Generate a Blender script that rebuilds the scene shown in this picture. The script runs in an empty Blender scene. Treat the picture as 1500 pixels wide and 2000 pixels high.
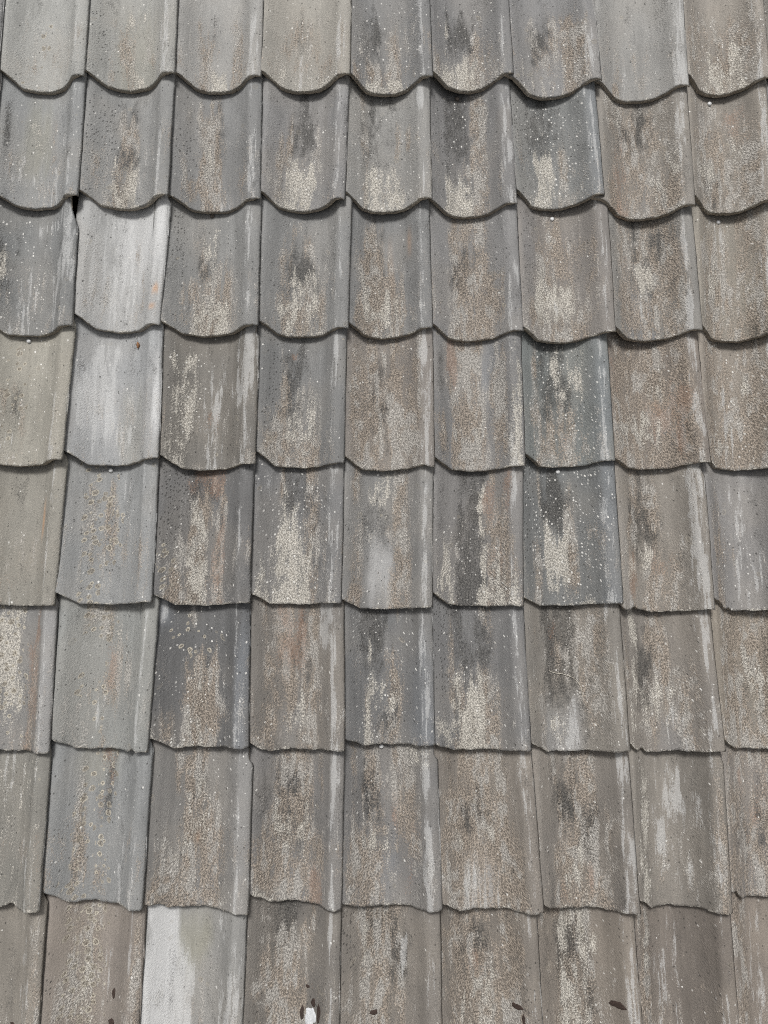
import bpy, math, random
import numpy as np
from mathutils import Matrix, Vector

# ------------------------------------------------------------------ camera, sky, sun, exposure
scene = bpy.context.scene
PITCH = math.radians(36.0)          # slope of the roof
ALPHA = math.radians(6.9)           # how far the lens looks upslope of the roof's normal
FOCAL = 1500.0                      # focal length, in widths of 1500
DIST = 1.642                        # camera to the plane of the tile rolls
TILT = 0.051                        # each tile lies a little flatter than the roof
GAUGE = 0.185 * DIST
RISE = 0.057                        # trough to crown of a tile
THICK = 0.0120
ROOF_M = Matrix.Translation((0, 0, 4.2)) @ Matrix.Rotation(PITCH, 4, 'X')
CORNER_Z = 0.87 * RISE              # height of a tile's lower right corner over its trough

cam_d = bpy.data.cameras.new('camera')
cam = bpy.data.objects.new('camera', cam_d)
scene.collection.objects.link(cam)
scene.camera = cam
cam_d.sensor_fit = 'HORIZONTAL'
cam_d.sensor_width = 36.0
cam_d.lens = 36.0 * FOCAL / 1500.0
cam_d.clip_start = 0.05
cam_d.clip_end = 2000.0
ca, sa = math.cos(ALPHA), math.sin(ALPHA)
cam_local = Matrix(((1, 0, 0, 0), (0, ca, -sa, 0), (0, sa, ca, CORNER_Z + DIST), (0, 0, 0, 1)))
cam.matrix_world = ROOF_M @ cam_local

world = bpy.data.worlds.new('World')
scene.world = world
world.use_nodes = True
wn, wl = world.node_tree.nodes, world.node_tree.links
wn.clear()
sky = wn.new('ShaderNodeTexSky')
sky.sky_type = 'NISHITA'
sky.sun_disc = False
sky.air_density = 1.0
sky.dust_density = 6.0
sky.ozone_density = 1.0
hs = wn.new('ShaderNodeHueSaturation')
hs.inputs['Saturation'].default_value = 0.26      # white overcast
bg = wn.new('ShaderNodeBackground')
bg.inputs['Strength'].default_value = 0.05
wo = wn.new('ShaderNodeOutputWorld')
wl.new(sky.outputs[0], hs.inputs['Color'])
wl.new(hs.outputs[0], bg.inputs[0])
wl.new(bg.outputs[0], wo.inputs[0])

sun_d = bpy.data.lights.new('sun', 'SUN')
sun_d.energy = 1.5
sun_d.angle = math.radians(14.0)
sun_d.color = (1.0, 0.99, 0.98)
sun = bpy.data.objects.new('sun', sun_d)
scene.collection.objects.link(sun)
# light from up the slope and a little to the left
SUN_DIR = Vector((-0.07, -0.05, 0.995)).normalized()
sun.rotation_euler = SUN_DIR.to_track_quat('Z', 'Y').to_euler()
sky.sun_elevation = math.asin(SUN_DIR.z)
sky.sun_rotation = math.atan2(SUN_DIR.x, SUN_DIR.y)
vs = scene.view_settings
vs.view_transform = 'Standard'
vs.look = 'None'
vs.exposure = 1.08
vs.gamma = 1.0
vs.use_curve_mapping = False
scene.cycles.max_bounces = 4
scene.cycles.diffuse_bounces = 2
scene.cycles.adaptive_threshold = 0.02
scene.cycles.use_denoising = False
scene.cycles.filter_width = 1.0

# ------------------------------------------------------------------ helpers
def lin(c):
    return tuple(((v / 255.0) / 12.92 if v / 255.0 <= 0.04045 else ((v / 255.0 + 0.055) / 1.055) ** 2.4) for v in c)

def link(o, parent=None):
    scene.collection.objects.link(o)
    if parent is not None:
        o.parent = parent
    return o

def tag(o, label=None, category=None, group=None, kind=None):
    for k, v in (('label', label), ('category', category), ('group', group), ('kind', kind)):
        if v:
            o[k] = v
    return o

def mesh_object(name, verts, faces, mat, parent=None, smooth=True):
    me = bpy.data.meshes.new(name)
    me.from_pydata([tuple(v) for v in verts], [], faces)
    me.update()
    if smooth:
        me.shade_smooth()
    if mat:
        me.materials.append(mat)
    return link(bpy.data.objects.new(name, me), parent)

def box(name, lo, hi, mat, parent=None):
    (a, b, c), (d, e, f) = lo, hi
    v = [(a, b, c), (d, b, c), (d, e, c), (a, e, c), (a, b, f), (d, b, f), (d, e, f), (a, e, f)]
    q = [(0, 3, 2, 1), (4, 5, 6, 7), (0, 1, 5, 4), (1, 2, 6, 5), (2, 3, 7, 6), (3, 0, 4, 7)]
    return mesh_object(name, v, q, mat, parent, False)

class Nodes:
    """small helper round a material's node tree"""
    def __init__(self, name):
        self.mat = bpy.data.materials.new(name)
        self.mat.use_nodes = True
        self.t = self.mat.node_tree
        self.t.nodes.clear()
    def n(self, kind, **props):
        nd = self.t.nodes.new(kind)
        for k, v in props.items():
            setattr(nd, k, v)
        return nd
    def put(self, sock, v):
        if isinstance(v, bpy.types.NodeSocket):
            self.t.links.new(v, sock)
        else:
            sock.default_value = v
    def math(self, op, a, b=None, c=None, clamp=False):
        nd = self.n('ShaderNodeMath', operation=op, use_clamp=clamp)
        for i, v in enumerate((a, b, c)):
            if v is not None:
                self.put(nd.inputs[i], v)
        return nd.outputs[0]
    def add(self, a, b): return self.math('ADD', a, b)
    def mul(self, a, b): return self.math('MULTIPLY', a, b)
    def sub(self, a, b): return self.math('SUBTRACT', a, b)
    def smooth(self, v, lo, hi, a=0.0, b=1.0):
        nd = self.n('ShaderNodeMapRange', interpolation_type='SMOOTHSTEP')
        for i, x in enumerate((v, lo, hi, a, b)):
            self.put(nd.inputs[i], x)
        return nd.outputs[0]
    def vec(self, v, scale, offset=(0, 0, 0)):
        nd = self.n('ShaderNodeMapping')
        self.put(nd.inputs[0], v)
        nd.inputs['Location'].default_value = offset
        nd.inputs['Scale'].default_value = scale
        return nd.outputs[0]
    def noise(self, v, scale, detail=3.0, rough=0.6, dist=0.0, dim='3D'):
        nd = self.n('ShaderNodeTexNoise', noise_dimensions=dim)
        self.put(nd.inputs['Vector'], v)
        nd.inputs['Scale'].default_value = scale
        nd.inputs['Detail'].default_value = detail
        nd.inputs['Roughness'].default_value = rough
        nd.inputs['Distortion'].default_value = dist
        return nd.outputs[0]
    def voronoi(self, v, scale):
        nd = self.n('ShaderNodeTexVoronoi', voronoi_dimensions='2D')
        self.put(nd.inputs['Vector'], v)
        nd.inputs['Scale'].default_value = scale
        return nd.outputs['Distance'], nd.outputs['Color']
    def mix(self, f, a, b):
        nd = self.n('ShaderNodeMix', data_type='RGBA')
        self.put(nd.inputs[0], f)
        self.put(nd.inputs[6], a if isinstance(a, bpy.types.NodeSocket) else (*a, 1.0))
        self.put(nd.inputs[7], b if isinstance(b, bpy.types.NodeSocket) else (*b, 1.0))
        return nd.outputs[2]
    def attr(self, name):
        return self.n('ShaderNodeAttribute', attribute_name=name)
    def split(self, col):
        nd = self.n('ShaderNodeSeparateColor')
        self.put(nd.inputs[0], col)
        return nd.outputs[0], nd.outputs[1], nd.outputs[2]
    def finish(self, col, rough=0.85, height=None, bump=0.4, dist=0.001, spec=0.25):
        b = self.n('ShaderNodeBsdfPrincipled')
        self.put(b.inputs['Base Color'], col if isinstance(col, bpy.types.NodeSocket) else (*col, 1.0))
        self.put(b.inputs['Roughness'], rough)
        b.inputs['Specular IOR Level'].default_value = spec
        if height is not None:
            bp = self.n('ShaderNodeBump')
            bp.inputs['Strength'].default_value = bump
            bp.inputs['Distance'].default_value = dist
            self.put(bp.inputs['Height'], height)
            self.t.links.new(bp.outputs[0], b.inputs['Normal'])
        o = self.n('ShaderNodeOutputMaterial')
        self.t.links.new(b.outputs[0], o.inputs[0])
        return self.mat

# ------------------------------------------------------------------ materials
def clay_material():
    N = Nodes('weathered_clay')
    co = N.attr('tile_co').outputs['Vector']
    ba = N.attr('base')
    base, tone = ba.outputs['Color'], ba.outputs['Alpha']
    g1, g2 = N.attr('growth'), N.attr('marks')
    tanD, palD, darkD = N.split(g1.outputs['Color'])
    whD = g1.outputs['Alpha']
    rustD, ringD, speckD = N.split(g2.outputs['Color'])
    pitD = g2.outputs['Alpha']
    gn = N.n('ShaderNodeTexNoise', noise_dimensions='2D')
    N.put(gn.inputs['Vector'], N.vec(co, (1.0, 0.78, 1.0)))
    gn.inputs['Scale'].default_value = 300.0
    gn.inputs['Detail'].default_value = 2.0
    gn.inputs['Roughness'].default_value = 0.85
    grain = gn.outputs[0]
    gr, gg, gb = N.split(gn.outputs['Color'])       # three independent grains from one noise
    fine_streak = N.noise(N.vec(co, (760, 46, 1), (2, 5, 0)), 1.0, 2.0, 0.6, 0.0, '2D')

    def cover(d, t, w=0.07, k=0.75):
        return N.smooth(N.sub(t, N.sub(0.5 + 0.5 * k, N.mul(d, k))), -w, w)

    # bare clay
    v = N.add(0.70, N.add(N.mul(grain, 0.30), N.mul(fine_streak, 0.28)))
    vm = N.n('ShaderNodeVectorMath', operation='SCALE')
    N.put(vm.inputs[0], base); N.put(vm.inputs['Scale'], v)
    col = vm.outputs[0]
    # dark pits
    pd, pc = N.voronoi(N.vec(co, (1, 0.8, 1), (4, 4, 0)), 150.0)
    pr, ps, _ = N.split(pc)
    pit = N.mul(N.smooth(pd, N.add(0.10, N.mul(ps, 0.1)), N.add(0.2, N.mul(ps, 0.14)), 1.0, 0.0),
                N.smooth(N.sub(N.mul(pitD, 0.8), pr), -0.02, 0.02))
    col = N.mix(N.mul(pit, 0.7), col, lin((46, 45, 43)))
    # black crust
    mD = cover(darkD, gg, 0.20)
    col = N.mix(N.mul(mD, 0.72), col, N.mix(N.smooth(gr, 0.35, 0.65), lin((34, 34, 34)), lin((92, 90, 86))))
    # tan crust, grains of several tones
    mT = cover(tanD, N.add(N.mul(gr, 0.72), N.mul(fine_streak, 0.28)), 0.12, 0.66)
    tcol = N.mix(N.smooth(gb, 0.38, 0.62), lin((94, 87, 79)), lin((170, 158, 144)))
    def vary(c, lo, hi):
        nd = N.n('ShaderNodeVectorMath', operation='SCALE')
        N.put(nd.inputs[0], c); N.put(nd.inputs['Scale'], N.add(lo, N.mul(tone, hi - lo)))
        return nd.outputs[0]
    tcol = N.mix(N.smooth(N.add(N.mul(tone, 0.55), N.mul(gg, 0.45)), 0.40, 0.70), tcol, N.mix(N.smooth(gb, 0.36, 0.64), lin((108, 105, 100)), lin((168, 164, 157))))
    tcol = vary(tcol, 0.80, 1.16)
    col = N.mix(N.mul(mT, 0.84), col, tcol)
    # rust coloured growth
    mO = cover(rustD, gb, 0.14)
    col = N.mix(N.mul(mO, 0.45), col, N.mix(grain, lin((104, 78, 62)), lin((158, 128, 106))))
    # pale crust
    mP = cover(palD, gb, 0.13)
    pcol = N.mix(N.smooth(gr, 0.36, 0.64), lin((132, 128, 120)), lin((202, 197, 186)))
    pcol = vary(pcol, 0.86, 1.12)
    col = N.mix(N.mul(mP, 0.80), col, pcol)
    # lichen discs and rings
    rd, rc = N.voronoi(N.vec(co, (1, 1, 1), (1.5, 6, 0)), 62.0)
    rr, rg, rb = N.split(rc)
    rdw = N.add(rd, N.mul(N.sub(grain, 0.5), 0.34))
    rad = N.add(0.13, N.mul(rg, 0.30))
    inside = N.smooth(N.sub(rdw, rad), -0.05, 0.04, 1.0, 0.0)
    rim = N.smooth(N.math('ABSOLUTE', N.sub(rdw, N.sub(rad, 0.05))), 0.02, 0.09, 1.0, 0.0)
    there = N.smooth(N.sub(N.mul(ringD, 0.85), rr), -0.03, 0.03)
    col = N.mix(N.mul(N.mul(inside, there), 0.7), col, N.mix(N.smooth(gr, 0.35, 0.65), lin((84, 76, 66)), lin((140, 134, 122))))
    col = N.mix(N.mul(N.mul(N.mul(rim, there), N.add(0.35, rb)), 0.8), col, lin((170, 164, 150)))
    # white specks
    sd, sc = N.voronoi(N.vec(co, (1, 0.85, 1), (0, 0, 0)), 165.0)
    sr, sg, sb = N.split(sc)
    sg = N.mul(sg, sg)
    spk = N.mul(N.smooth(N.add(sd, N.mul(N.sub(gr, 0.5), 0.12)), N.mul(sg, 0.28), N.add(0.12, N.mul(sg, 0.30)), 1.0, 0.0),
                N.smooth(N.sub(N.mul(speckD, 0.30), sr), -0.01, 0.01))
    col = N.mix(N.mul(spk, N.add(0.35, N.mul(sb, 0.6))), col, lin((206, 204, 198)))
    # lime wash and scratches running down the tile
    mW = cover(whD, N.add(N.mul(fine_streak, 0.5), N.mul(gr, 0.5)), 0.09, 0.56)
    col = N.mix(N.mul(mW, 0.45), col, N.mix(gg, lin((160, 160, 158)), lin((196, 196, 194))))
    rgh = N.add(0.28, N.add(N.mul(tanD, 0.9), N.add(N.mul(palD, 0.9), N.mul(darkD, 0.7))))
    h = N.mul(grain, rgh)
    return N.finish(col, 0.86, h, 0.9, 0.0034)

def plain_noise_material(name, a, b, scale, rough=0.9, bump=0.3, spec=0.2):
    N = Nodes(name)
    tc = N.n('ShaderNodeTexCoord').outputs['Object']
    f = N.noise(tc, scale, 5.0, 0.65)
    return N.finish(N.mix(N.smooth(f, 0.3, 0.7), lin(a), lin(b)), rough, f, bump, 0.01 * 30 / scale, spec)

CLAY = clay_material()
WOOD = plain_noise_material('old_batten_wood', (74, 58, 44), (112, 92, 70), 60)
FELT = plain_noise_material('black_underlay', (22, 21, 20), (40, 38, 36), 90)
DROP_DARK = plain_noise_material('dried_dark_dropping', (40, 33, 30), (70, 58, 52), 500, 0.8)
DROP_WHITE = plain_noise_material('white_dropping', (168, 170, 172), (205, 205, 205), 400, 0.7)
NAIL_M = plain_noise_material('galvanised_nail', (150, 150, 150), (205, 205, 203), 900, 0.45, 0.1, 0.5)
RUSTY_M = plain_noise_material('dark_nail', (60, 54, 50), (96, 88, 80), 900, 0.6, 0.1, 0.4)
STRAW = plain_noise_material('dry_straw', (158, 152, 138), (184, 179, 168), 300, 0.8)
CASE_M = plain_noise_material('brown_case', (84, 58, 40), (140, 104, 74), 600, 0.8)
GROUND_M = plain_noise_material('pale_bounce_gravel', (150, 145, 135), (186, 181, 170), 8, 0.95)  # unseen gravel, made paler to bounce more light onto the tiles' front edges
BRICK_M = plain_noise_material('rendered_wall', (190, 184, 172), (206, 200, 190), 12, 0.95)

# ------------------------------------------------------------------ where every tile lies
# right edge of each tile in the photograph: at its foot (x, y) and where it slips under the row above (x)
XB = [[166, 343, 511, 685, 846, 1003, 1174, 1347, 1503], [155, 331, 510, 675, 844, 1011, 1181, 1356, 1510],
      [143, 313, 506, 681, 846, 1023, 1201, 1371, 1520], [126, 312, 500, 673, 850, 1027, 1202, 1388, 1535],
      [108, 300, 490, 668, 845, 1023, 1218, 1396, 1562], [98, 290, 488, 675, 851, 1038, 1230, 1415, 1592],
      [82, 280, 486, 668, 865, 1062, 1249, 1431, 1612], [71, 268, 471, 662, 866, 1067, 1264, 1453, 1645]]
YB = [[150, 145, 150, 151, 155, 150, 162, 170, 158], [385, 387, 390, 393, 394, 399, 384, 407, 398],
      [637, 636, 638, 643, 642, 647, 652, 648, 655], [901, 896, 907, 906, 908, 911, 901, 904, 912],
      [1184, 1177, 1178, 1178, 1187, 1184, 1178, 1191, 1190], [1470, 1470, 1460, 1465, 1456, 1466, 1467, 1467, 1468],
      [1778, 1775, 1785, 1777, 1778, 1780, 1781, 1784, 1768], [2094, 2096, 2092, 2097, 2094, 2096, 2095, 2098, 2092]]
XT = [[181, 351, 518, 688, 837, 990, 1155, 1331, 1486], [170, 343, 513, 683, 840, 996, 1162, 1342, 1497],
      [156, 336, 512, 688, 839, 1010, 1187, 1351, 1508], [149, 320, 508, 678, 846, 1018, 1186, 1362, 1520],
      [134, 312, 498, 673, 847, 1022, 1200, 1376, 1540], [114, 312, 490, 673, 845, 1023, 1211, 1387, 1570],
      [102, 300, 496, 674, 855, 1039, 1228, 1412, 1592], [93, 287, 484, 668, 861, 1049, 1238, 1427, 1615]]

def on_plane(px, py, z=CORNER_Z):
    """photograph pixel -> point of the roof plane at height z (roof coordinates)"""
    d = Vector(((px - 750.0) / FOCAL, -(py - 1000.0) / FOCAL, -1.0))
    d = cam_local.to_3x3() @ d
    o = Vector((0, 0, CORNER_Z + DIST))
    return o + d * ((z - o.z) / d.z)

NCOL, NROW = 9, 8
corner, angle = {}, {}
for r in range(NROW):
    for c in range(NCOL):
        b = on_plane(XB[r][c], YB[r][c])
        ytop = YB[r - 1][c] if r else -78
        t = on_plane(XT[r][c], ytop + 4, CORNER_Z - TILT * GAUGE)
        corner[r, c] = b
        angle[r, c] = math.atan2(-(t.x - b.x), t.y - b.y)
rng = random.Random(11)
SIDE, UP, DOWN = 3, 2, 2
for r in range(NROW):                                   # the courses go on beyond the picture
    for k in range(1, SIDE + 1):
        for c, s, e in ((-k, -1, 0), (NCOL - 1 + k, 1, NCOL - 1)):
            corner[r, c] = corner[r, c - s] + Vector((s * (0.2 + rng.uniform(-0.005, 0.005)), rng.uniform(-0.006, 0.006), 0))
            angle[r, c] = angle[r, e] * 0.5 + rng.uniform(-0.012, 0.012)
for c in range(-SIDE, NCOL + SIDE):
    for k in range(1, UP + 1):
        corner[-k, c] = corner[-k + 1, c] + Vector((rng.uniform(-0.004, 0.004), GAUGE + rng.uniform(-0.005, 0.005), 0))
        angle[-k, c] = rng.uniform(-0.015, 0.015)
    for k in range(NROW, NROW + DOWN):
        corner[k, c] = corner[k - 1, c] + Vector((rng.uniform(-0.004, 0.004), -GAUGE + rng.uniform(-0.005, 0.005), 0))
        angle[k, c] = rng.uniform(-0.015, 0.015)

# ------------------------------------------------------------------ what grows on every tile
# base colour | strokes: kind x0 x1 y0 y1 strength, in per cent of the tile's visible face (x from the left, y from the top)
# T tan crust, P pale crust, D black crust, W lime, O rust, R lichen rings, S specks, K pits; clay itself: N darker, L lighter, G olive, B blue, Y orange
LOOK = {
(0,0):'152 152 148|R 36 46 38 70 .5,W 48 65 72 92 .25,W 78 84 45 100 .35,R 8 20 88 98 .3,T 40 60 60 75 .2',
(0,1):'146 146 142|T 25 50 40 100 .35,P 35 55 34 50 .6,P 38 58 68 100 .65,W 80 95 40 100 .5,K 0 15 38 70 .6,G 25 75 45 100 .4,T 60 75 40 80 .25',
(0,2):'148 148 146|T 20 35 55 100 .6,D 30 45 34 65 .45,P 38 55 70 100 .65,T 60 78 50 100 .4,W 80 98 38 100 .55,O 8 30 80 100 .2',
(0,3):'150 148 142|T 20 65 34 80 .5,D 35 55 34 62 .35,W 25 60 80 100 .5,P 5 95 85 100 .3,W 83 95 40 100 .35,T 65 90 70 100 .25',
(0,4):'122 123 126|D 16 42 38 74 .6,T 16 42 74 92 .85,P 16 60 90 100 .85,T 45 62 34 100 .6,W 82 90 38 100 .5,T 2 12 82 100 .5,S 5 90 40 100 .4',
(0,5):'122 122 124|D 18 55 34 68 .65,P 14 24 60 100 .65,P 22 62 75 100 .8,T 45 72 55 98 .55,T 4 14 80 100 .4,W 85 92 40 100 .3,S 20 90 40 100 .4',
(0,6):'128 128 130|T 25 90 34 75 .6,D 25 45 40 68 .7,T 65 88 60 100 .65,P 10 30 75 100 .4,W 89 97 34 90 .6,S 10 90 50 100 .5',
(0,7):'142 142 140|W 30 45 60 95 .35,N 45 58 36 95 .2,W 86 100 30 100 1,T 5 30 50 100 .2',
(0,8):'138 134 128|T 5 90 34 100 .5,P 30 75 60 100 .7,O 0 10 45 60 .5,O 55 65 45 80 .6,S 0 100 34 100 .7',
(1,0):'132 133 132|G 25 55 15 70 .6,P 28 45 25 55 .45,D 5 12 20 70 .4,T 55 62 15 60 .35,W 10 60 60 90 .25,W 84 90 5 60 .45,W 70 82 40 65 .6,W 60 72 70 98 .5,S 0 100 0 100 .2',
(1,1):'130 130 128|K 2 28 15 60 .9,D 30 55 8 35 .5,T 33 55 22 55 .8,D 30 55 50 66 .65,P 28 53 66 100 .8,T 28 53 66 100 .75,W 82 92 20 95 .35,W 55 70 60 75 .2',
(1,2):'124 125 127|T 28 50 8 100 .78,D 40 58 12 50 .45,P 28 50 45 75 .35,W 46 62 72 97 .6,T 14 22 75 96 .75,W 83 95 8 100 .6,K 4 22 25 60 .6,T 14 20 12 30 .45',
(1,3):'126 126 127|D 28 62 8 52 .7,T 25 32 8 60 .65,P 22 62 56 100 .9,T 60 70 28 78 .5,T 15 22 45 75 .55,T 10 25 80 95 .35,W 84 92 20 95 .4,S 30 100 30 100 .3',
(1,4):'136 136 134|D 18 55 8 62 .4,T 18 26 5 100 .55,P 18 62 68 100 .65,T 58 64 28 68 .55,T 72 76 35 50 .65,P 60 70 70 95 .55,W 86 93 40 95 .45,W 80 95 3 20 .55,S 10 90 0 100 .35',
(1,5):'120 120 120|D 18 50 5 64 .65,P 18 50 66 100 .9,T 50 70 5 100 .55,T 55 70 6 20 .65,W 84 100 8 100 .5,K 3 18 8 60 .6,S 20 80 0 100 .35',
(1,6):'120 122 125|D 22 50 8 62 .6,P 25 48 52 100 .85,T 54 64 35 95 .55,S 15 85 5 100 .8,W 86 98 8 100 .55,B 84 100 0 100 .6,K 0 22 5 70 .6',
(1,7):'130 127 122|T 5 85 5 100 .6,D 20 65 10 45 .6,O 3 32 52 100 .55,B 38 60 55 100 .4,P 60 90 60 95 .4,W 86 96 8 65 .65,P 10 30 5 40 .3',
(1,8):'130 126 120|T 8 100 8 100 .6,P 15 45 52 80 .6,D 20 50 62 95 .7,O 50 80 10 40 .3,B 15 40 15 45 .5,W 92 100 20 100 .4,P 60 75 30 60 .4',
(2,0):'116 117 116|P 0 20 32 72 .6,W 25 50 55 92 .4,W 38 75 10 20 .3,W 78 98 8 72 .85,W 68 80 50 97 .55,S 0 60 0 100 .4,D 0 25 20 80 .3',
(2,1):'156 156 154|W 58 95 3 50 .95,L 66 95 0 40 .6,W 5 55 5 95 .35,T 52 62 20 50 .45,W 90 100 28 82 .95,Y 88 94 69 76 .8,Y 85 92 84 88 .7,W 30 60 68 95 .3,L 30 100 0 60 .4,W 20 50 10 50 .25',
(2,2):'126 127 127|T 30 45 18 55 .6,P 35 60 12 60 .4,T 20 70 58 100 .75,P 25 70 72 100 .6,D 28 50 38 55 .4,W 84 92 5 100 .45,K 5 20 8 60 .5,O 62 70 45 75 .3',
(2,3):'126 127 128|T 20 60 8 45 .5,D 25 60 30 66 .65,P 25 60 45 62 .6,P 57 63 40 70 .6,P 15 70 70 100 .55,T 15 70 52 100 .5,W 84 92 20 100 .5,T 0 8 88 100 .5',
(2,4):'120 121 123|T 14 45 6 100 .78,P 15 60 58 96 .55,D 22 45 18 60 .55,Y 50 55 33 75 .22,T 50 56 33 75 .6,T 45 65 58 100 .7,T 60 66 28 60 .45,Y 73 77 18 34 .3,T 5 14 72 100 .6,W 85 95 18 100 .35',
(2,5):'126 126 126|T 20 70 4 100 .68,D 22 50 28 62 .65,B 30 55 60 85 .5,W 30 55 62 85 .3,P 25 50 78 100 .4,T 50 80 60 96 .55,W 88 98 38 100 .45',
(2,6):'124 121 118|T 18 55 4 60 .65,T 55 85 4 60 .35,P 18 60 54 86 .9,P 55 65 40 72 .5,T 20 75 74 100 .65,W 86 96 8 100 .4,T 10 16 72 100 .55,K 0 18 5 60 .4,B 2 17 10 80 .4,W 30 50 70 78 .5',
(2,7):'128 127 124|T 10 85 4 100 .62,P 35 55 38 62 .75,O 38 54 40 58 .3,D 30 80 8 62 .5,B 14 52 64 100 .7,W 20 50 70 95 .25,O 12 30 42 70 .35,W 80 90 4 100 .55',
(2,8):'138 134 126|T 5 100 5 100 .55,W 20 50 8 30 .3,P 15 40 44 72 .55,D 70 100 78 100 .6,W 75 100 30 50 .4,G 70 100 55 100 .4,D 15 30 60 90 .3',
(3,0):'143 140 131|R 18 40 8 72 .6,T 15 40 38 72 .35,W 15 35 70 92 .35,R 0 10 5 60 .4,N 55 60 30 80 .2,D 18 38 45 70 .25,S 0 100 0 100 .2',
(3,1):'146 147 148|L 5 45 38 80 .35,L 93 100 30 75 1,N 46 60 10 60 .15,W 5 45 38 82 .75,W 25 45 8 36 .45,W 40 65 58 92 .5,G 50 80 55 100 .35,W 93 100 33 72 .95,N 8 14 58 92 .25,T 55 62 8 30 .3',
(3,2):'110 108 104|P 5 35 8 62 .68,S 5 40 8 62 .9,W 40 58 18 100 .5,W 78 98 4 42 .85,N 60 80 28 92 .35,W 80 98 40 96 .4,P 0 30 64 100 .35,O 35 60 58 76 .25',
(3,3):'118 119 121|D 25 50 10 56 .65,T 20 32 22 100 .72,T 20 70 58 100 .72,P 25 70 50 90 .4,B 45 60 64 96 .4,T 52 62 33 56 .35,T 8 22 68 100 .55,W 85 92 4 50 .65,O 32 40 11 17 1,K 2 20 5 80 .5',
(3,4):'126 122 118|T 5 85 4 100 .58,D 25 50 26 72 .65,T 18 24 33 100 .6,T 50 62 13 46 .65,P 30 70 64 82 .35,W 84 98 4 100 .6,O 50 65 8 42 .35',
(3,5):'120 120 121|T 18 60 4 100 .72,O 18 30 4 36 .45,B 55 75 12 46 .8,T 68 82 8 92 .7,P 20 60 54 82 .35,T 3 14 62 96 .85,D 5 14 8 40 .6,P 85 97 12 100 .75,B 14 30 60 100 .4',
(3,6):'114 118 124|D 20 60 4 62 .55,P 40 75 8 62 .6,S 10 90 4 100 1,T 18 60 54 100 .6,O 20 55 74 96 .35,W 85 95 4 100 .25,B 80 100 0 100 .6,T 14 22 10 60 .4',
(3,7):'122 116 110|T 5 90 4 100 .72,O 45 90 33 92 .5,O 0 20 8 42 .45,P 45 65 28 46 .7,D 65 88 58 96 .5,P 10 60 58 88 .45,B 45 68 66 82 .6,W 88 98 8 96 .5,D 25 60 8 40 .3',
(3,8):'140 134 126|T 5 100 4 100 .55,P 15 45 54 96 .5,W 20 50 48 100 .4,S 0 100 0 100 .4,P 60 75 22 52 .4,N 0 14 0 100 .15',
(4,0):'134 131 123|N 20 60 0 100 .12,Y 71 74 24 44 .8,W 88 96 18 52 .4,W 2 12 68 100 .45,W 30 42 88 100 .7,O 0 100 60 100 .14',
(4,1):'134 135 134|R 18 35 3 100 .9,R 30 52 8 72 1,T 18 30 12 82 .5,T 35 48 8 76 .62,W 55 62 12 76 .4,T 58 65 18 82 .35,T 82 86 48 76 .55,W 80 85 70 96 .45,N 35 48 8 60 .15',
(4,2):'102 102 104|O 28 66 3 22 .6,D 28 60 3 22 .5,K 2 28 3 48 1,D 28 38 14 32 .6,T 30 50 26 100 1,P 30 50 28 100 .6,T 40 50 10 40 .75,O 55 68 3 100 .35,T 55 68 10 100 .7,T 15 22 58 100 .75,T 10 25 88 100 .65,R 0 20 58 100 .6,S 0 25 50 100 .7,W 84 88 3 100 .55',
(4,3):'114 114 117|T 25 32 3 32 .75,D 28 60 3 36 .5,P 25 60 33 100 .8,T 55 72 3 100 .6,O 40 62 60 100 .25,P 5 22 68 100 .6,S 0 90 0 100 .7,W 86 96 3 62 .5,W 8 18 8 60 .2,T 75 80 12 26 .5,D 62 70 20 60 .3',
(4,4):'122 122 121|T 8 18 3 26 .65,P 20 50 3 32 .55,D 20 55 28 52 .55,T 52 75 3 100 .68,P 20 45 40 56 .45,L 25 55 50 92 .4,T 8 20 44 100 .55,W 86 94 18 100 .5,N 55 60 30 100 .3',
(4,5):'122 121 120|D 25 60 3 100 .62,P 52 62 12 100 .82,O 60 85 3 82 .4,T 60 85 3 100 .55,P 5 25 54 100 .62,P 25 45 18 42 .4,P 60 100 64 100 .52,W 86 96 8 36 .45,S 0 100 40 100 .5',
(4,6):'108 110 114|D 24 55 8 38 .95,P 24 55 38 84 .92,T 50 60 22 96 .75,T 22 26 3 36 .65,T 14 22 58 100 .45,P 60 75 80 100 .55,S 10 95 3 100 1,W 86 96 8 100 .45,T 58 64 8 32 .55,B 82 100 0 100 .6,K 0 22 3 50 .6',
(4,7):'128 124 118|T 14 55 3 52 .62,D 16 50 12 56 .7,P 10 50 54 78 .45,O 10 25 58 92 .55,O 40 65 54 78 .55,T 30 70 58 100 .55,W 80 95 3 100 .78,T 80 95 0 30 .4,N 70 80 18 92 .2,W 2 20 88 100 .5,L 2 14 20 90 .15',
(4,8):'128 127 126|T 3 18 8 100 .65,P 5 20 58 92 .45,W 35 65 28 92 .4,N 65 100 0 100 .35,S 5 60 30 100 .5',
(5,0):'120 119 117|P 10 55 3 82 .72,R 10 60 3 82 .7,T 0 30 18 62 .45,O 62 82 8 100 .5,T 62 82 28 100 .45,L 83 100 0 100 .2',
(5,1):'132 133 130|R 20 50 2 22 1,T 20 50 2 22 .6,P 42 54 8 24 .55,O 40 58 22 66 .35,T 40 58 22 66 .6,R 33 45 44 82 1,W 33 42 62 86 .45,W 84 90 28 86 .65,T 55 75 28 82 .3,T 15 50 78 100 .3,W 80 95 82 100 .4,R 16 26 50 62 .8',
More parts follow.
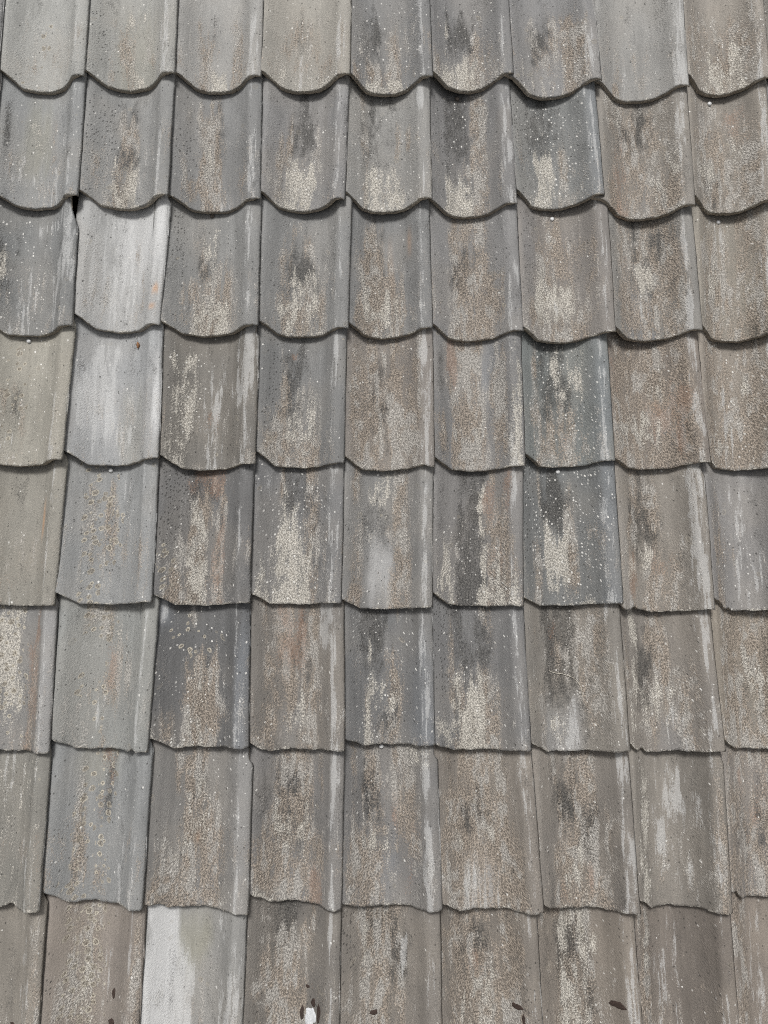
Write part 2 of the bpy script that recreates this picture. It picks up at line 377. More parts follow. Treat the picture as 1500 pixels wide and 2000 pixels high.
(5,2):'96 96 100|T 30 42 2 15 .55,W 6 13 2 14 .95,L 6 12 3 12 .9,B 4 15 0 17 .9,R 15 50 6 32 .75,T 28 62 46 100 .95,P 35 50 40 100 .5,T 28 48 33 52 .6,T 8 22 78 100 .55,P 0 5 84 96 .55,W 82 90 2 30 .65,B 84 100 25 100 .9,W 84 95 30 92 .35,S 0 100 0 100 .5',
(5,3):'116 113 109|T 8 22 3 100 .55,T 22 45 3 72 .85,O 20 60 3 72 .35,D 40 60 8 52 .55,T 55 75 3 52 .7,P 30 60 64 96 .45,B 30 58 64 96 .4,W 76 92 2 30 .92,W 86 92 28 100 .82,W 80 85 74 96 .45,T 50 75 58 100 .55',
(5,4):'108 109 113|D 18 45 3 46 .62,P 18 30 44 100 .72,P 30 60 58 82 .45,T 45 65 42 96 .6,T 58 62 2 16 .65,O 52 58 54 76 .45,B 75 100 40 100 .7,W 84 96 2 100 .4,D 30 60 74 96 .45,S 10 90 0 100 .5',
(5,5):'114 114 115|D 20 65 3 50 .5,T 18 24 2 42 .65,P 20 60 54 100 .85,T 20 60 52 100 .65,T 52 60 45 76 .65,T 55 70 4 26 .45,P 3 20 68 100 .5,T 60 75 58 100 .45,W 88 95 2 100 .3,K 2 18 4 52 .9,S 20 90 0 100 .35',
(5,6):'120 117 112|T 8 14 8 26 .65,D 20 60 4 62 .65,O 25 40 16 36 .5,T 55 85 4 72 .5,T 20 55 10 60 .3,L 15 60 68 100 .15,W 15 55 70 100 .25,B 15 60 70 100 .4,P 20 45 68 92 .45,T 10 20 48 92 .45,W 90 97 3 100 .5,D 55 70 54 96 .45,T 60 66 54 76 .55,S 40 90 50 100 .5',
(5,7):'122 118 113|P 14 24 4 72 .7,D 20 40 8 66 .72,T 35 60 4 62 .72,P 25 60 54 82 .45,B 40 70 74 100 .4,W 50 75 74 100 .4,T 60 85 38 100 .35,P 5 14 68 100 .75,W 85 97 4 100 .6,T 5 10 4 62 .35,S 40 90 30 100 .5',
(5,8):'130 124 115|T 5 100 4 100 .72,D 50 100 28 72 .45,P 30 70 38 72 .45,B 20 60 68 92 .4,G 40 100 40 80 .3',
(6,0):'122 120 114|W 45 65 3 32 .35,N 20 60 8 92 .2,W 75 82 44 82 .55,P 0 100 0 100 .22,W 78 85 80 96 .35,O 85 100 30 100 .18',
(6,1):'128 129 128|T 20 28 8 72 .55,R 20 30 8 82 .7,O 40 55 4 42 .5,D 38 55 12 46 .45,R 35 55 3 82 1,P 40 55 58 76 .45,W 65 75 28 100 .3,W 85 95 38 82 .35,R 12 30 86 96 .9,T 15 50 68 92 .35,G 20 60 0 20 .4',
(6,2):'118 117 115|T 28 55 3 26 .8,D 28 50 10 32 .6,P 28 55 28 62 .7,T 28 70 28 100 .75,T 0 30 66 100 .85,B 42 65 64 100 .6,W 85 92 4 92 .5,T 16 25 4 22 .55,S 20 100 0 100 .3,Y 40 45 52 58 .7,L 80 100 0 100 .15',
(6,3):'116 115 114|T 18 65 3 46 .65,D 25 60 12 52 .62,D 5 18 18 46 .5,T 68 78 4 36 .6,P 20 60 38 66 .7,T 5 75 48 100 .62,B 25 60 68 100 .5,W 85 96 4 100 .52,P 0 30 90 100 .65,O 60 80 74 100 .45',
(6,4):'114 113 113|T 18 45 4 100 .55,D 18 42 10 42 .85,T 50 80 3 62 .72,O 50 78 44 82 .45,T 2 25 58 100 .65,P 20 50 54 66 .5,B 30 55 64 96 .55,W 84 92 4 100 .78,T 8 16 4 62 .45,P 75 95 0 10 .55',
(6,5):'124 119 113|T 5 75 3 100 .68,D 20 55 18 46 .65,P 45 65 44 66 .5,W 25 55 64 100 .5,L 25 55 62 100 .4,T 60 85 48 100 .55,W 85 95 4 100 .5,P 15 30 48 62 .35',
(6,6):'120 116 111|T 18 70 3 100 .62,D 20 48 12 42 .82,D 45 70 33 72 .5,P 25 55 56 92 .6,O 18 35 72 96 .5,O 50 60 74 92 .45,W 86 95 4 100 .82,T 74 78 33 72 .65,N 72 86 38 100 .35,D 10 20 78 100 .5',
(6,7):'126 122 116|P 3 18 8 100 .72,S 3 20 8 100 .8,W 25 45 18 82 .4,W 45 60 12 52 .88,W 70 80 28 46 .6,N 55 85 3 100 .4,T 85 100 3 100 .45,W 86 92 58 96 .55,W 50 75 74 96 .25',
(6,8):'128 124 120|T 0 100 4 100 .55,O 20 60 22 66 .45,D 40 100 38 72 .55,D 15 30 38 82 .45,B 20 60 68 100 .5',
(7,0):'130 125 117|T 80 100 0 100 .35,N 35 65 0 100 .3,W 70 85 18 70 .5,P 0 40 0 100 .2',
(7,1):'128 121 114|T 15 50 3 100 .5,R 15 55 4 100 .85,W 55 60 0 100 .5,N 60 80 4 100 .22,T 88 98 4 100 .65,W 82 88 8 50 .35,P 20 45 30 100 .35',
(7,2):'134 134 132|W 0 24 3 100 1.3,L 0 26 3 100 1.0,L 0 20 0 100 .8,W 0 45 32 100 1,L 0 42 32 100 .6,G 24 60 12 42 .8,N 55 75 5 60 .15,W 70 78 8 26 .4,W 75 95 30 100 .5',
(7,3):'110 107 103|T 10 25 4 100 .55,D 25 50 3 32 .65,P 20 35 22 46 .6,T 20 60 26 100 .7,T 55 72 3 36 .65,W 86 94 4 100 .35,O 58 70 44 62 .4',
(7,4):'118 114 109|T 20 65 3 100 .68,D 25 55 4 32 .7,D 50 70 22 56 .65,W 58 68 22 42 .7,P 22 35 12 46 .45,W 88 95 8 100 .35,T 8 16 30 100 .4,K 0 20 0 60 .4',
(7,5):'118 113 107|T 5 85 3 100 .62,D 20 50 12 42 .6,W 48 60 10 32 .55,O 28 45 28 46 .7,P 18 60 38 100 .5,T 65 75 4 36 .55,W 88 94 4 100 .35,K 75 95 40 70 .5',
(7,6):'122 116 109|T 5 15 3 42 .55,P 18 55 4 100 .6,D 20 50 12 52 .65,D 50 62 28 100 .55,P 58 65 18 36 .65,T 18 62 4 100 .55,W 88 100 28 100 .55,N 65 85 0 100 .12',
(7,7):'114 108 102|T 0 15 3 100 .75,P 5 15 8 52 .5,W 22 35 22 100 .45,W 38 48 12 100 .35,N 45 85 0 100 .35,W 85 95 4 32 .4',
(7,8):'124 117 110|T 0 20 3 100 .6,W 25 40 28 100 .45,N 50 100 0 100 .2',
}

def random_look(g):
    b = g.randint(110, 140)
    s = ['%d %d %d|' % (b, b - g.randint(0, 4), b - g.randint(0, 8))]
    st = []
    for k in range(g.randint(4, 7)):
        kind = g.choice('TTTPPDDWOB')
        x0 = g.randint(8, 60); y0 = g.randint(2, 55)
        st.append('%s %d %d %d %d %.2f' % (kind, x0, x0 + g.randint(8, 38), y0, min(100, y0 + g.randint(25, 70)), g.uniform(.4, .8)))
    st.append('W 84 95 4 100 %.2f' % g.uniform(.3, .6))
    st.append('S 0 100 0 100 .4')
    st.append('K 0 20 4 60 %.2f' % g.uniform(.2, .7))
    return s[0] + ','.join(st)

# ------------------------------------------------------------------ shape of a tile
PX = np.array([-.14, -.09, -.04, .0, .06, .13, .22, .33, .43, .52, .61, .69, .76, .82, .85, .885, .93, .97, 1.0])
PH = np.array([.65, .72, .77, .775, .655, .44, .21, .045, .0, .03, .125, .29, .53, .80, .93, .985, 1.0, .965, .87])
def _pchip_slopes(x, y):
    h = np.diff(x); d = np.diff(y) / h
    m = np.zeros_like(y)
    for i in range(1, len(x) - 1):
        if d[i - 1] * d[i] > 0:
            w1, w2 = 2 * h[i] + h[i - 1], h[i] + 2 * h[i - 1]
            m[i] = (w1 + w2) / (w1 / d[i - 1] + w2 / d[i])
    m[0], m[-1] = d[0], d[-1]
    return m
PM = _pchip_slopes(PX, PH)
def profile(x):
    x = np.clip(x, PX[0], PX[-1])
    i = np.clip(np.searchsorted(PX, x) - 1, 0, len(PX) - 2)
    h = PX[i + 1] - PX[i]; t = (x - PX[i]) / h
    return (PH[i] * (1 + 2 * t) * (1 - t) ** 2 + PM[i] * h * t * (1 - t) ** 2
            + PH[i + 1] * t * t * (3 - 2 * t) + PM[i + 1] * h * t * t * (t - 1)) * RISE

def wob(x, g, octaves=((3, 1.0), (7, .6), (17, .35), (41, .25))):
    out = np.zeros_like(x, dtype=float)
    for f, a in octaves:
        out += a * np.sin(x * f * 6.283 * g.uniform(.8, 1.2) + g.uniform(0, 6.283))
    return out

def _hash(ix, iy, seed):
    h = (ix.astype(np.int64) * 374761393 + iy.astype(np.int64) * 668265263 + seed * 974634777) & 0x7fffffff
    h = ((h ^ (h >> 13)) * 1274126177) & 0x7fffffff
    return ((h ^ (h >> 16)) & 0xffff) / 65535.0

def fbm(x, y, seed, octaves=3):
    """value noise, 0..1 with mean 0.5"""
    out, amp, tot = np.zeros_like(x), 1.0, 0.0
    for o in range(octaves):
        ix, iy = np.floor(x), np.floor(y)
        tx, ty = x - ix, y - iy
        tx, ty = tx * tx * (3 - 2 * tx), ty * ty * (3 - 2 * ty)
        sd = seed * 7 + o * 101
        v = (_hash(ix, iy, sd) * (1 - tx) + _hash(ix + 1, iy, sd) * tx) * (1 - ty) \
            + (_hash(ix, iy + 1, sd) * (1 - tx) + _hash(ix + 1, iy + 1, sd) * tx) * ty
        out += amp * v
        tot += amp
        amp *= .55
        x, y = x * 2.03 + 17.3, y * 2.03 + 5.1
    return out / tot

def sstep(v):
    v = np.clip(v, 0, 1)
    return v * v * (3 - 2 * v)

NOTCH = {  # dents in the lower edge: centre, half width (share of the tile's width), depth in metres
    (4, 7): [(.03, .10, -.012), (.17, .06, .010), (.28, .05, .004)], (4, 8): [(.09, .05, .004), (.24, .03, .006)],
    (5, 7): [(.18, .035, .008), (.10, .05, -.006)], (6, 8): [(.08, .03, .007), (.2, .05, -.004)], (6, 0): [(.3, .2, -.004), (.62, .06, .006)],
    (5, 1): [(.83, .03, .007)], (6, 6): [(.06, .06, -.006)], (5, 3): [(.1, .06, -.005)], (6, 2): [(.12, .05, .004)], (3, 4): [(.95, .06, -.006)],
}
SLANT = {(2, 0): (.225, .31, .019), (6, 2): (.290, .305, .010), (4, 7): (.286, .305, .012), (6, 4): (.292, .305, .008),
         (3, 2): (.290, .305, .008), (2, 1): (.292, .31, .01), (6, 7): (.290, .31, .01)}   # broken or mitred upper right corners

LENGTH = GAUGE + 0.075
tiles = {}

def width_of(r, c):
    left = corner.get((r, c - 1))
    w = (corner[r, c].x - left.x) if left is not None else 0.2
    return min(max(w, 0.17), 0.235)

def clearance(r, c, width):
    """how far the lower edge must be raised so as to rest on the tiles beneath"""
    need = 0.0
    us = np.linspace(0.02, 0.98, 40)
    b, a = corner[r, c], angle[r, c]
    th = THICK * (1 - .6 * sstep((us - .88) / .12))
    own = profile(us) - th
    lx = (us - 1.0) * width
    for cc in (c - 1, c, c + 1):
        if (r + 1, cc) not in corner:
            continue
        b2, a2, w2 = corner[r + 1, cc], angle[r + 1, cc], width_of(r + 1, cc)
        x = b.x + lx * math.cos(a) - b2.x
        y = b.y + lx * math.sin(a) - b2.y
        x2 = x * math.cos(a2) + y * math.sin(a2)
        y2 = -x * math.sin(a2) + y * math.cos(a2)
        u2 = x2 / w2 + 1.0
        ok = (u2 > PX[0]) & (u2 < 1.0)
        d = profile(u2) - TILT * y2 + .0006 - own
        if ok.any():
            need = max(need, float(d[ok].max()))
    return min(need, .009)

def make_tile(r, c, roof):
    seen = (r, c) in LOOK
    g = random.Random(1000 + r * 37 + c * 101)
    b, a = corner[r, c], angle[r, c]
    left = corner.get((r, c - 1))
    width = (b.x - left.x) if left is not None else 0.2
    width = min(max(width, 0.17), 0.235)
    nx, ny = (58, 82) if seen else (26, 24)
    u = np.linspace(PX[0], 1.0, nx)
    # lower edge: mitred left corner, small chips
    cut = 0.021 * np.clip((0.19 - u) / 0.19, 0, 2.2) ** 0.85 * g.uniform(.75, 1.2)
    edge = cut + wob(u, g) * (0.0007 if r < 5 else 0.0011)
    for cx, hw, dp in NOTCH.get((r, c), []):
        edge += dp * np.exp(-((u - cx) / hw) ** 2)
    slope = (g.uniform(-.003, .003)) * (u - 1.0)
    edge = edge + slope
    t = np.linspace(0, 1, ny)
    S = edge[None, :] + t[:, None] * (LENGTH - edge[None, :])
    U = np.repeat(u[None, :], ny, 0)
    # right edge: nearly straight; upper corner mitred
    s0, s1, dx = SLANT.get((r, c), (GAUGE + .004, LENGTH, .03))
    ins = dx * sstep((S - s0) / (s1 - s0)) / width + wob(S, g, ((4, .0016), (11, .001), (29, .0007)))
    X = U - ins * sstep((U - .45) / .55)
    xm = (X - 1.0) * width
    bow = g.uniform(-.0015, .0015) * np.sin(S / LENGTH * 3.14159)
    Z = profile(X) * g.uniform(.988, 1.012) - 0.0 + bow
    Z = Z + 0.0009 * wob(U * .5 + S * 2, g, ((2, 1), (5, .5))) * .6
    Z0 = float(profile(np.array([1.0]))[0])
    verts = np.stack([xm, S, Z - Z0], -1).reshape(-1, 3)
    nt = nx * ny
    # underside: two rows of vertices, dropped along the profile's own normal
    dz = np.gradient(Z[0], xm[0])
    nl = np.sqrt(1 + dz * dz)
    under = []
    for row in (0, ny - 1):
        th = THICK * (1 - .72 * sstep((u - .88) / .12))
        ux = xm[row] + dz / nl * th * np.where(u > .93, .15, .55)
        uz = Z[row] - Z0 - th / np.maximum(nl ** .2, 1)
        under.append(np.stack([ux, S[row] + (0.0015 if row == 0 else 0), uz], -1))
    verts = np.concatenate([verts, under[0], under[1]])
    idx = np.arange(nt).reshape(ny, nx)
    q = np.stack([idx[:-1, :-1], idx[:-1, 1:], idx[1:, 1:], idx[1:, :-1]], -1).reshape(-1, 4)
    faces = q.tolist()
    n_top = len(faces)
    b0, b1 = nt + np.arange(nx), nt + nx + np.arange(nx)
    for i in range(nx - 1):
        faces.append([int(b0[i]), int(b0[i + 1]), int(idx[0, i + 1]), int(idx[0, i])])
        faces.append([int(b1[i + 1]), int(b1[i]), int(idx[-1, i]), int(idx[-1, i + 1])])
        faces.append([int(b0[i + 1]), int(b0[i]), int(b1[i]), int(b1[i + 1])])
    faces.append([int(b0[-1]), int(b1[-1])] + [int(v) for v in idx[::-1, -1]])
    faces.append([int(b1[0]), int(b0[0])] + [int(v) for v in idx[:, 0]])
    me = bpy.data.meshes.new('roof_tile')
    me.from_pydata(verts.tolist(), [], faces)
    me.update()
    sm = np.zeros(len(faces), dtype=bool)
    sm[:n_top] = True
    me.polygons.foreach_set('use_smooth', sm)
    me.materials.append(CLAY)
    # coverage of growths at every vertex
    look = LOOK.get((r, c)) or random_look(g)
    bs, strokes = look.split('|')
    br, bgn, bb = [float(v) for v in bs.split()]
    if bb > br:
        bb = br + (bb - br) * .35
    base = np.array(lin((br, max(bgn, (br + bb) / 2), bb)))
    nv = len(verts)
    fx = np.concatenate([X.reshape(-1), u, u])
    fs = verts[:, 1]
    fy = 1.0 - fs / GAUGE
    xm_ = (fx - 1.0) * width
    sd = (r + 9) * 41 + (c + 9)
    n_blot = fbm(xm_ * 50, fs * 17, sd, 3)
    n_fine = fbm(xm_ * 120, fs * 55, sd + 300, 2)
    n_strk = fbm(xm_ * 150, fs * 11, sd + 600, 3)
    n_thin = fbm(xm_ * 260, fs * 15, sd + 700, 2)
    n_run = fbm(xm_ * 75, fs * 5, sd + 900, 2)
    n_wide = fbm(xm_ * 12, fs * 9, sd + 1200, 2)
    n_blot2 = fbm(xm_ * 62, fs * 20, sd + 1500, 3)
    wpx = (n_blot - .5) * .10 + (n_wide - .5) * .10
    wpy = (n_run - .5) * .34 + (n_strk - .5) * .16 + (n_blot2 - .5) * .22
    lay = {k: np.zeros(nv) for k in 'TPDWORSKNLGBY'}
    lay['S'] += .08
    lay['K'] += .05
    lay['T'] += .24 * sstep((fy - .05) / .6)
    lay['D'] += .20 * sstep((n_run - .35) / .3)
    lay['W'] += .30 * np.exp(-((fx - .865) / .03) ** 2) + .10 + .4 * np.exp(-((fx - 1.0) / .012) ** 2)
    lip = np.concatenate([(S - edge[None, :]).reshape(-1), np.ones(2 * nx)])
    lay['P'] += .55 * np.exp(-(lip / .0045) ** 2) * (fx > 0)
    for st in strokes.split(','):
        p = st.split()
        x0, x1, y0, y1 = [float(v) / 100 for v in p[1:5]]
        am = float(p[5])
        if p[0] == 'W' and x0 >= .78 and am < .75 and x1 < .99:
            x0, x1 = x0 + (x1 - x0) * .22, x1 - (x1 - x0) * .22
        sx = min(.065, (x1 - x0) * .5)
        sy = min(.24, (y1 - y0) * .5)
        wx = wpx * min(1.0, (x1 - x0) / .2)
        wy = wpy * min(1.0, (y1 - y0) / .5)
        m = sstep((fx + wx - x0) / sx / 2 + .5) * sstep((x1 - fx - wx) / sx / 2 + .5)
        if y0 > .05:          # strokes that start at the head run on under the row above
            m = m * sstep((fy + wy - y0) / sy / 2 + .5)
        if y1 < .97:
            m = m * sstep((y1 - fy - wy) / sy / 2 + .5)
        lay[p[0]] = 1 - (1 - lay[p[0]]) * (1 - am * m) if am <= 1 else lay[p[0]] * (1 - m) + am * m
    soot = np.clip(lay['D'] - .12, 0, 1) * .30
    film = np.clip(lay['T'] * .26, 0, .5) * (.55 + .9 * n_blot)
    # patchiness inside each growth
    def patchy(k, f, lo=.06):
        gate = np.clip(lay[k] / .25, 0, 1)
        lay[k] = np.clip(lay[k] + f * gate, 0, 1.25)
    patchy('T', (n_blot - .5) * .75 + (n_strk - .5) * .8 + (n_fine - .5) * .5 - .03)
    patchy('P', (n_blot2 - .5) * .9 + (n_fine - .5) * .6 + (n_thin - .5) * .7 - .08)
    patchy('D', (n_blot - .5) * -.6 + (n_strk - .5) * .35 + (n_fine - .5) * -.7 - .04)
    patchy('O', (n_blot2 - .5) * 1.1 + (n_wide - .5) * .8)
    patchy('W', (n_thin - .5) * 1.7 + (n_strk - .5) * .6 + (n_wide - .5) * .5 + (n_fine - .5) * .5 - .18)
    bc = np.repeat(base[None, :] * (np.array((.96, .945, .925)) if c >= 2 else np.ones(3)), nv, 0)
    bc = bc * (1 + (n_wide - .5) * .28 + (n_blot - .5) * .16 + (n_strk - .5) * .34 + (n_run - .5) * .16)[:, None]
    def toward(k, col, f):
        return bc + (np.array(lin(col)) - bc) * np.clip(lay[k] * f, 0, 1)[:, None]
    warm = sstep((n_wide - .5) / .3 + .3) * .16
    bc = bc + (np.array(lin((128, 120, 108))) - bc) * warm[:, None]
    bc = bc + (np.array(lin((124, 118, 110))) - bc) * np.clip(film, 0, 1)[:, None]
    bc = bc * ((1 - .5 * lay['N']) * (1 - soot))[:, None]
    lay['T'] *= 1 - .45 * soot
    lay['P'] *= 1 - .4 * soot
    bc = toward('L', (198, 198, 197), .72)
    bc = toward('G', (132, 129, 112), .6)
    bc = toward('B', (116, 121, 127), .45)
    bc = toward('Y', (186, 142, 102), .75)
    tone = np.clip(.5 + (n_blot2 - .5) * 1.5 + (n_fine - .5) * 1.1 + (n_strk - .5) * 1.1 + (n_wide - .5) * .8, 0, 1)
    # broken edges and the hidden underside are raw, dirty clay
    raw = np.zeros(nv, dtype=bool)
    raw[nt:] = True
    bc[raw] = np.array(lin((150, 140, 127)))
    for k in 'PWR':
        lay[k][raw] = 0
    lay['D'][raw] = .25
    lay['T'][raw] = .35
    at = me.attributes.new('tile_co', 'FLOAT_VECTOR', 'POINT')
    seed = (r + 5) * 31 + (c + 5) * 1.7
    arc = verts.copy()
    arc[:, 0] += (r * 17 + c * 3) % 23 * .61
    arc[:, 1] += (c * 13 + r * 5) % 19 * .73 + arc[:, 2] * .8
    at.data.foreach_set('vector', arc.reshape(-1).astype(np.float32))
    for nm, arr in (('base', np.concatenate([np.clip(bc, 0, 1), tone[:, None]], 1)),
                    ('growth', np.stack([lay[k] for k in 'TPDW'], -1)),
                    ('marks', np.stack([lay[k] for k in 'ORSK'], -1))):
        at = me.attributes.new(nm, 'FLOAT_COLOR', 'POINT')
        at.data.foreach_set('color', arr.reshape(-1).astype(np.float32))
    o = link(bpy.data.objects.new('roof_tile', me), roof)
    lift = clearance(r, c, width)
    tm = (Matrix.Translation(b + Vector((0, 0, lift))) @ Matrix.Rotation(a, 4, 'Z')
          @ Matrix.Rotation(-math.atan(TILT + lift / GAUGE), 4, 'X'))
    o.matrix_local = tm
    tiles[r, c] = dict(obj=o, m=tm, width=width, z0=Z0)
    return o

# ------------------------------------------------------------------ the setting and the roof
ground = box('ground', (-60, -60, -0.2), (60, 60, 0.0), GROUND_M)  # out of view; added to bounce sky light and block light from below
tag(ground, kind='structure')

roof = bpy.data.objects.new('tiled_roof', None)
link(roof)
roof.matrix_world = ROOF_M
tag(roof, 'weathered grey clay pantile roof with lichen covered tiles in overlapping rows', 'roof', kind='thing')

X0 = corner[0, -SIDE].x - .15
X1 = corner[0, NCOL - 1 + SIDE].x + .05
Y0 = corner[NROW + DOWN - 1, 0].y - .01
Y1 = corner[-UP, 0].y + LENGTH + .03
box('roof_deck', (X0, Y0, -.16), (X1, Y1, -.115), FELT, roof)
for r in range(-UP, NROW + DOWN):
    y = corner[r, 4].y + LENGTH - .035
    box('batten', (X0, y, -.113), (X1, y + .04, -.055), WOOD, roof)
for r in range(-UP, NROW + DOWN):
    for c in range(-SIDE, NCOL + SIDE):
        make_tile(r, c, roof)
for (r, c), txt in {(2, 1): 'pale grey tile with white wash and orange chips along its right edge',
                    (2, 0): 'dark tile with broken upper right corner and white roll',
                    (7, 2): 'tile with a broad white limed left half',
                    (3, 0): 'smooth olive grey tile with lichen rings',
                    (6, 1): 'grey tile with a column of round lichen rings'}.items():
    tiles[r, c]['obj']['label'] = txt

def hit(r, c, px, py):
    """roof-tile coordinates (tile frame) under a pixel of the photograph"""
    t = tiles[r, c]
    inv = t['m'].inverted()
    o = inv @ Vector((0, 0, CORNER_Z + DIST))
    d = cam_local.to_3x3() @ Vector(((px - 750.0) / FOCAL, -(py - 1000.0) / FOCAL, -1.0))
    d = inv.to_3x3() @ d
    z = 0.0
    for _ in range(12):
        p = o + d * ((z - o.z) / d.z)
        z = surf(t, p.x)
    return p.x, p.y

def surf(t, x):
    return float(profile(np.array([x / t['width'] + 1.0]))[0]) - t['z0']

# nails at the head of some tiles
def nail(r, c, px, py, mat, rad=.0050):
    t = tiles[r, c]
    x, y = hit(r, c, px, py + 5)
    z = surf(t, x)
    vs_, fs_ = [], []
    rings = [(0, .0042), (.55, .0040), (.9, .0030), (1.0, .0018), (1.0, -.004)]
    n = 12
    vs_.append((0, 0, .0040))
    for k, h in rings[1:]:
        for i in range(n):
            an = 2 * math.pi * i / n
            vs_.append((rad * k * math.cos(an), rad * k * math.sin(an), h))
    for i in range(n):
        fs_.append((0, 1 + i, 1 + (i + 1) % n))
    for k in range(len(rings) - 2):
        for i in range(n):
            a0, a1 = 1 + k * n + i, 1 + k * n + (i + 1) % n
            fs_.append((a0, a0 + n, a1 + n, a1))
    o = mesh_object('nail', vs_, fs_, mat, t['obj'])
    o.location = (x, y, z + .001)
for r, c, px, py, m in ((1, 5, 893, 189, RUSTY_M), (1, 8, 1385, 199, NAIL_M), (2, 6, 1078, 424, NAIL_M), (2, 8, 1402, 430, NAIL_M),
                        (3, 0, 57, 662, NAIL_M), (4, 6, 1089, 917, NAIL_M), (4, 1, 217, 914, NAIL_M), (6, 4, 745, 1452, NAIL_M), (2, 2, 415, 418, RUSTY_M)):
    nail(r, c, px, py, m)

# ------------------------------------------------------------------ small things lying on the tiles
def blob(name, r, c, px, py, w, h, mat, seed, thick=.0016, parent=None, root=None, rough=.15):
    """a dried splash w x h pixels large, draped over the tile"""
    t = tiles[r, c]
    g = random.Random(seed)
    k = 1.09e-3
    x0, y0 = hit(r, c, px, py)
    n, rings = 26, 5
    ph = [g.uniform(0, 6.28) for _ in range(4)]
    vs_ = [(0, 0, surf(t, x0) + thick)]
    for j in range(1, rings + 1):
        f = j / rings
        for i in range(n):
            an = 2 * math.pi * i / n
            rr = 1 + rough * (math.sin(2 * an + ph[0]) * .6 + math.sin(3 * an + ph[1]) * .6 + math.sin(5 * an + ph[2]) * .5 + math.sin(9 * an + ph[3]) * .35)
            x, y = f * rr * w * k * .5 * math.cos(an), f * rr * h * k * .5 * math.sin(an)
            lift = thick * (1 - f ** 3) * (0.75 + .25 * math.sin(7 * x / k * .3 + ph[1])) if j < rings else -.0006
            vs_.append((x, y, surf(t, x0 + x) + lift + (.0008 if j < rings else 0)))
    fs_ = [(0, 1 + i, 1 + (i + 1) % n) for i in range(n)]
    for j in range(rings - 1):
        for i in range(n):
            a0, a1 = 1 + j * n + i, 1 + j * n + (i + 1) % n
            fs_.append((a0, a0 + n, a1 + n, a1))
    M = ROOF_M @ t['m'] @ Matrix.Translation((x0, y0, 0))
    o = mesh_object(name, vs_, fs_, mat)
    if root is not None:
        o.parent = root
        o.matrix_local = root.matrix_world.inverted() @ M
    else:
        o.matrix_world = M
    return o, M

GROUP = 'dried droppings on the lowest row'
tag(blob('dark_dropping', 7, 1, 222, 1940, 7, 20, DROP_DARK, 1)[0], 'small upright dark drip on tile left of the whitewashed tile', 'dropping', GROUP)
tag(blob('dark_dropping', 7, 1, 217, 1998, 13, 16, DROP_DARK, 2)[0], 'dark spot cut by bottom frame edge, left of the whitewashed tile', 'dropping', GROUP)
tag(blob('dark_dropping', 7, 6, 1206, 1963, 22, 13, DROP_DARK, 3)[0], 'broad dark brown spot, rightmost on the lowest row', 'dropping', GROUP)
tag(blob('dark_dropping', 7, 5, 1010, 1966, 17, 11, DROP_DARK, 4)[0], 'dark brown splash on tile between the white splash and rightmost spot', 'dropping', GROUP)
tag(blob('dark_dropping', 7, 5, 1023, 1993, 5, 20, DROP_DARK, 5, rough=.12)[0], 'thin upright dark streak at bottom edge below a brown splash', 'dropping', GROUP)
tag(blob('dark_dropping', 7, 4, 730, 1977, 18, 9, DROP_DARK, 6)[0], 'dark brown splash on tile right of the white splash', 'dropping', GROUP)
tag(blob('dark_dropping', 7, 3, 601, 1926, 8, 7, DROP_DARK, 7)[0], 'tiny dark dot above the white splash', 'dropping', GROUP)
tag(blob('dark_dropping', 7, 0, 25, 1999, 12, 9, DROP_DARK, 8)[0], 'small dark spot in the bottom left corner tile', 'dropping', GROUP)
root = bpy.data.objects.new('bird_dropping', None)
link(root)
hx, hy = hit(7, 3, 605, 1982)
root.matrix_world = ROOF_M @ tiles[7, 3]['m'] @ Matrix.Translation((hx, hy, surf(tiles[7, 3], hx)))
tag(root, 'bright white bird splash with dark rim at the bottom edge', 'dropping', GROUP)
for i, (px, py, w, h) in enumerate(((590, 1977, 9, 26), (612, 1958, 9, 18), (622, 1980, 8, 36))):
    blob('dark_rim', 7, 3, px, py, w, h, DROP_DARK, 20 + i, root=root)
blob('white_splash', 7, 3, 606, 1986, 23, 38, DROP_WHITE, 31, .003, root=root)

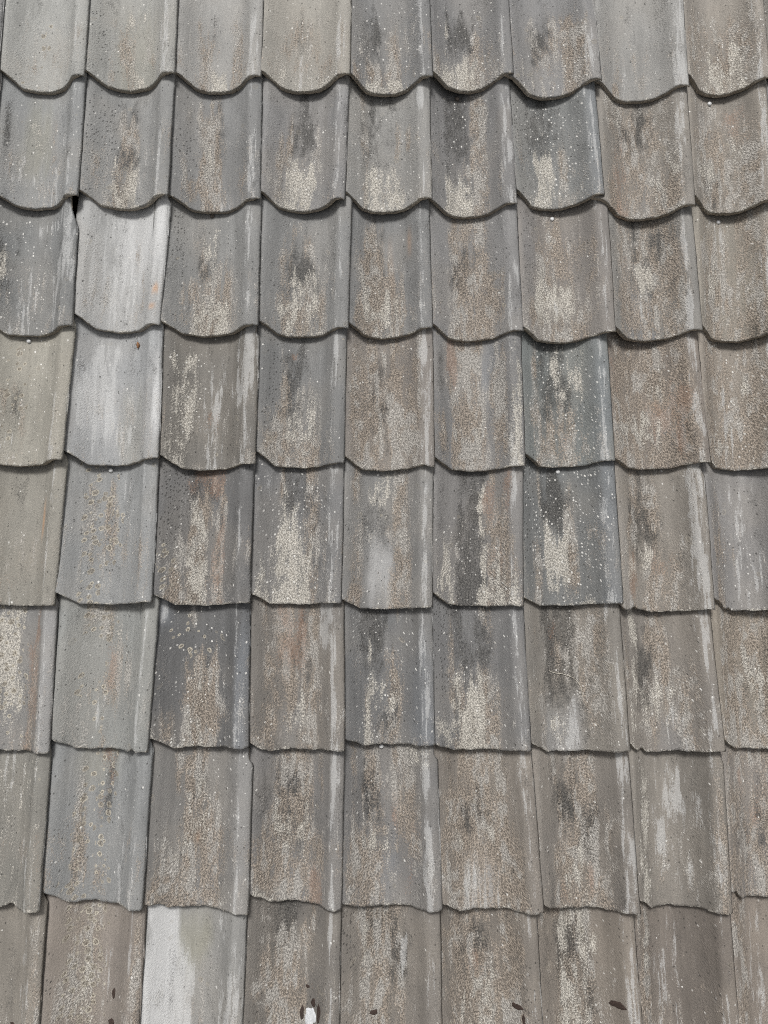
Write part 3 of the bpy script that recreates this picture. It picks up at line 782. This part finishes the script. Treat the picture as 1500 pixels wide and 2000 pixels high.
def tube(name, pts, rad, mat):
    n = 6
    vs_, fs_ = [], []
    for i, p in enumerate(pts):
        d = (pts[min(i + 1, len(pts) - 1)] - pts[max(i - 1, 0)]).normalized()
        a1 = d.orthogonal().normalized(); a2 = d.cross(a1)
        rr = rad * (0.45 if i in (0, len(pts) - 1) else 1)
        for k in range(n):
            an = 2 * math.pi * k / n
            vs_.append(p + a1 * rr * math.cos(an) + a2 * rr * math.sin(an))
    for i in range(len(pts) - 1):
        for k in range(n):
            fs_.append((i * n + k, i * n + (k + 1) % n, (i + 1) * n + (k + 1) % n, (i + 1) * n + k))
    fs_.append(tuple(range(n - 1, -1, -1)))
    fs_.append(tuple((len(pts) - 1) * n + k for k in range(n)))
    return mesh_object(name, vs_, fs_, mat)

def on_tile(r, c, pix, lift):
    t = tiles[r, c]
    out = []
    for px, py in pix:
        x, y = hit(r, c, px, py)
        out.append(Vector((x, y, surf(t, x) + lift)))
    return out
def stem(r, c, pix, rad, label):
    pts = on_tile(r, c, pix, rad * .9)
    org = pts[0].copy()
    o = tube('grass_stem', [p - org for p in pts], rad, STRAW)
    o.matrix_world = ROOF_M @ tiles[r, c]['m'] @ Matrix.Translation(org)
    tag(o, label, 'grass stem', 'dry grass stems on the tiles')
stem(5, 6, [(1072, 1310), (1079, 1313), (1087, 1315), (1097, 1316), (1107, 1319), (1117, 1323), (1126, 1329), (1132, 1337), (1136, 1347), (1137, 1358), (1136, 1370)],
     .0007, 'curved pale dry grass stem lying on a brownish tile')
stem(2, 6, [(1132, 530), (1140, 524), (1148, 519), (1154, 516)], .0006, 'short straight pale straw slanting across a tile')

# a little brown case stuck under the pale tile's lower edge
t = tiles[3, 1]
x, y = hit(3, 1, 270, 675)
vs_, fs_, n, m_ = [], [], 10, 9
for j in range(m_):
    f = j / (m_ - 1)
    rr = .0040 * math.sin(math.pi * (0.06 + .88 * f)) * (1 + .18 * math.sin(17 * f))
    for i in range(n):
        an = 2 * math.pi * i / n
        vs_.append((rr * math.cos(an) + .001 * math.sin(4 * f), (f - .5) * .015, rr * math.sin(an) * .9))
for j in range(m_ - 1):
    for i in range(n):
        fs_.append((j * n + i, j * n + (i + 1) % n, (j + 1) * n + (i + 1) % n, (j + 1) * n + i))
fs_.append(tuple(range(n - 1, -1, -1)))
fs_.append(tuple((m_ - 1) * n + k for k in range(n)))
case = mesh_object('insect_case', vs_, fs_, CASE_M)
case.matrix_world = ROOF_M @ t['m'] @ Matrix.Translation((x, y, surf(t, x) + .0032))
tag(case, 'tiny brown insect case stuck on a pale bluish grey tile', 'insect case')
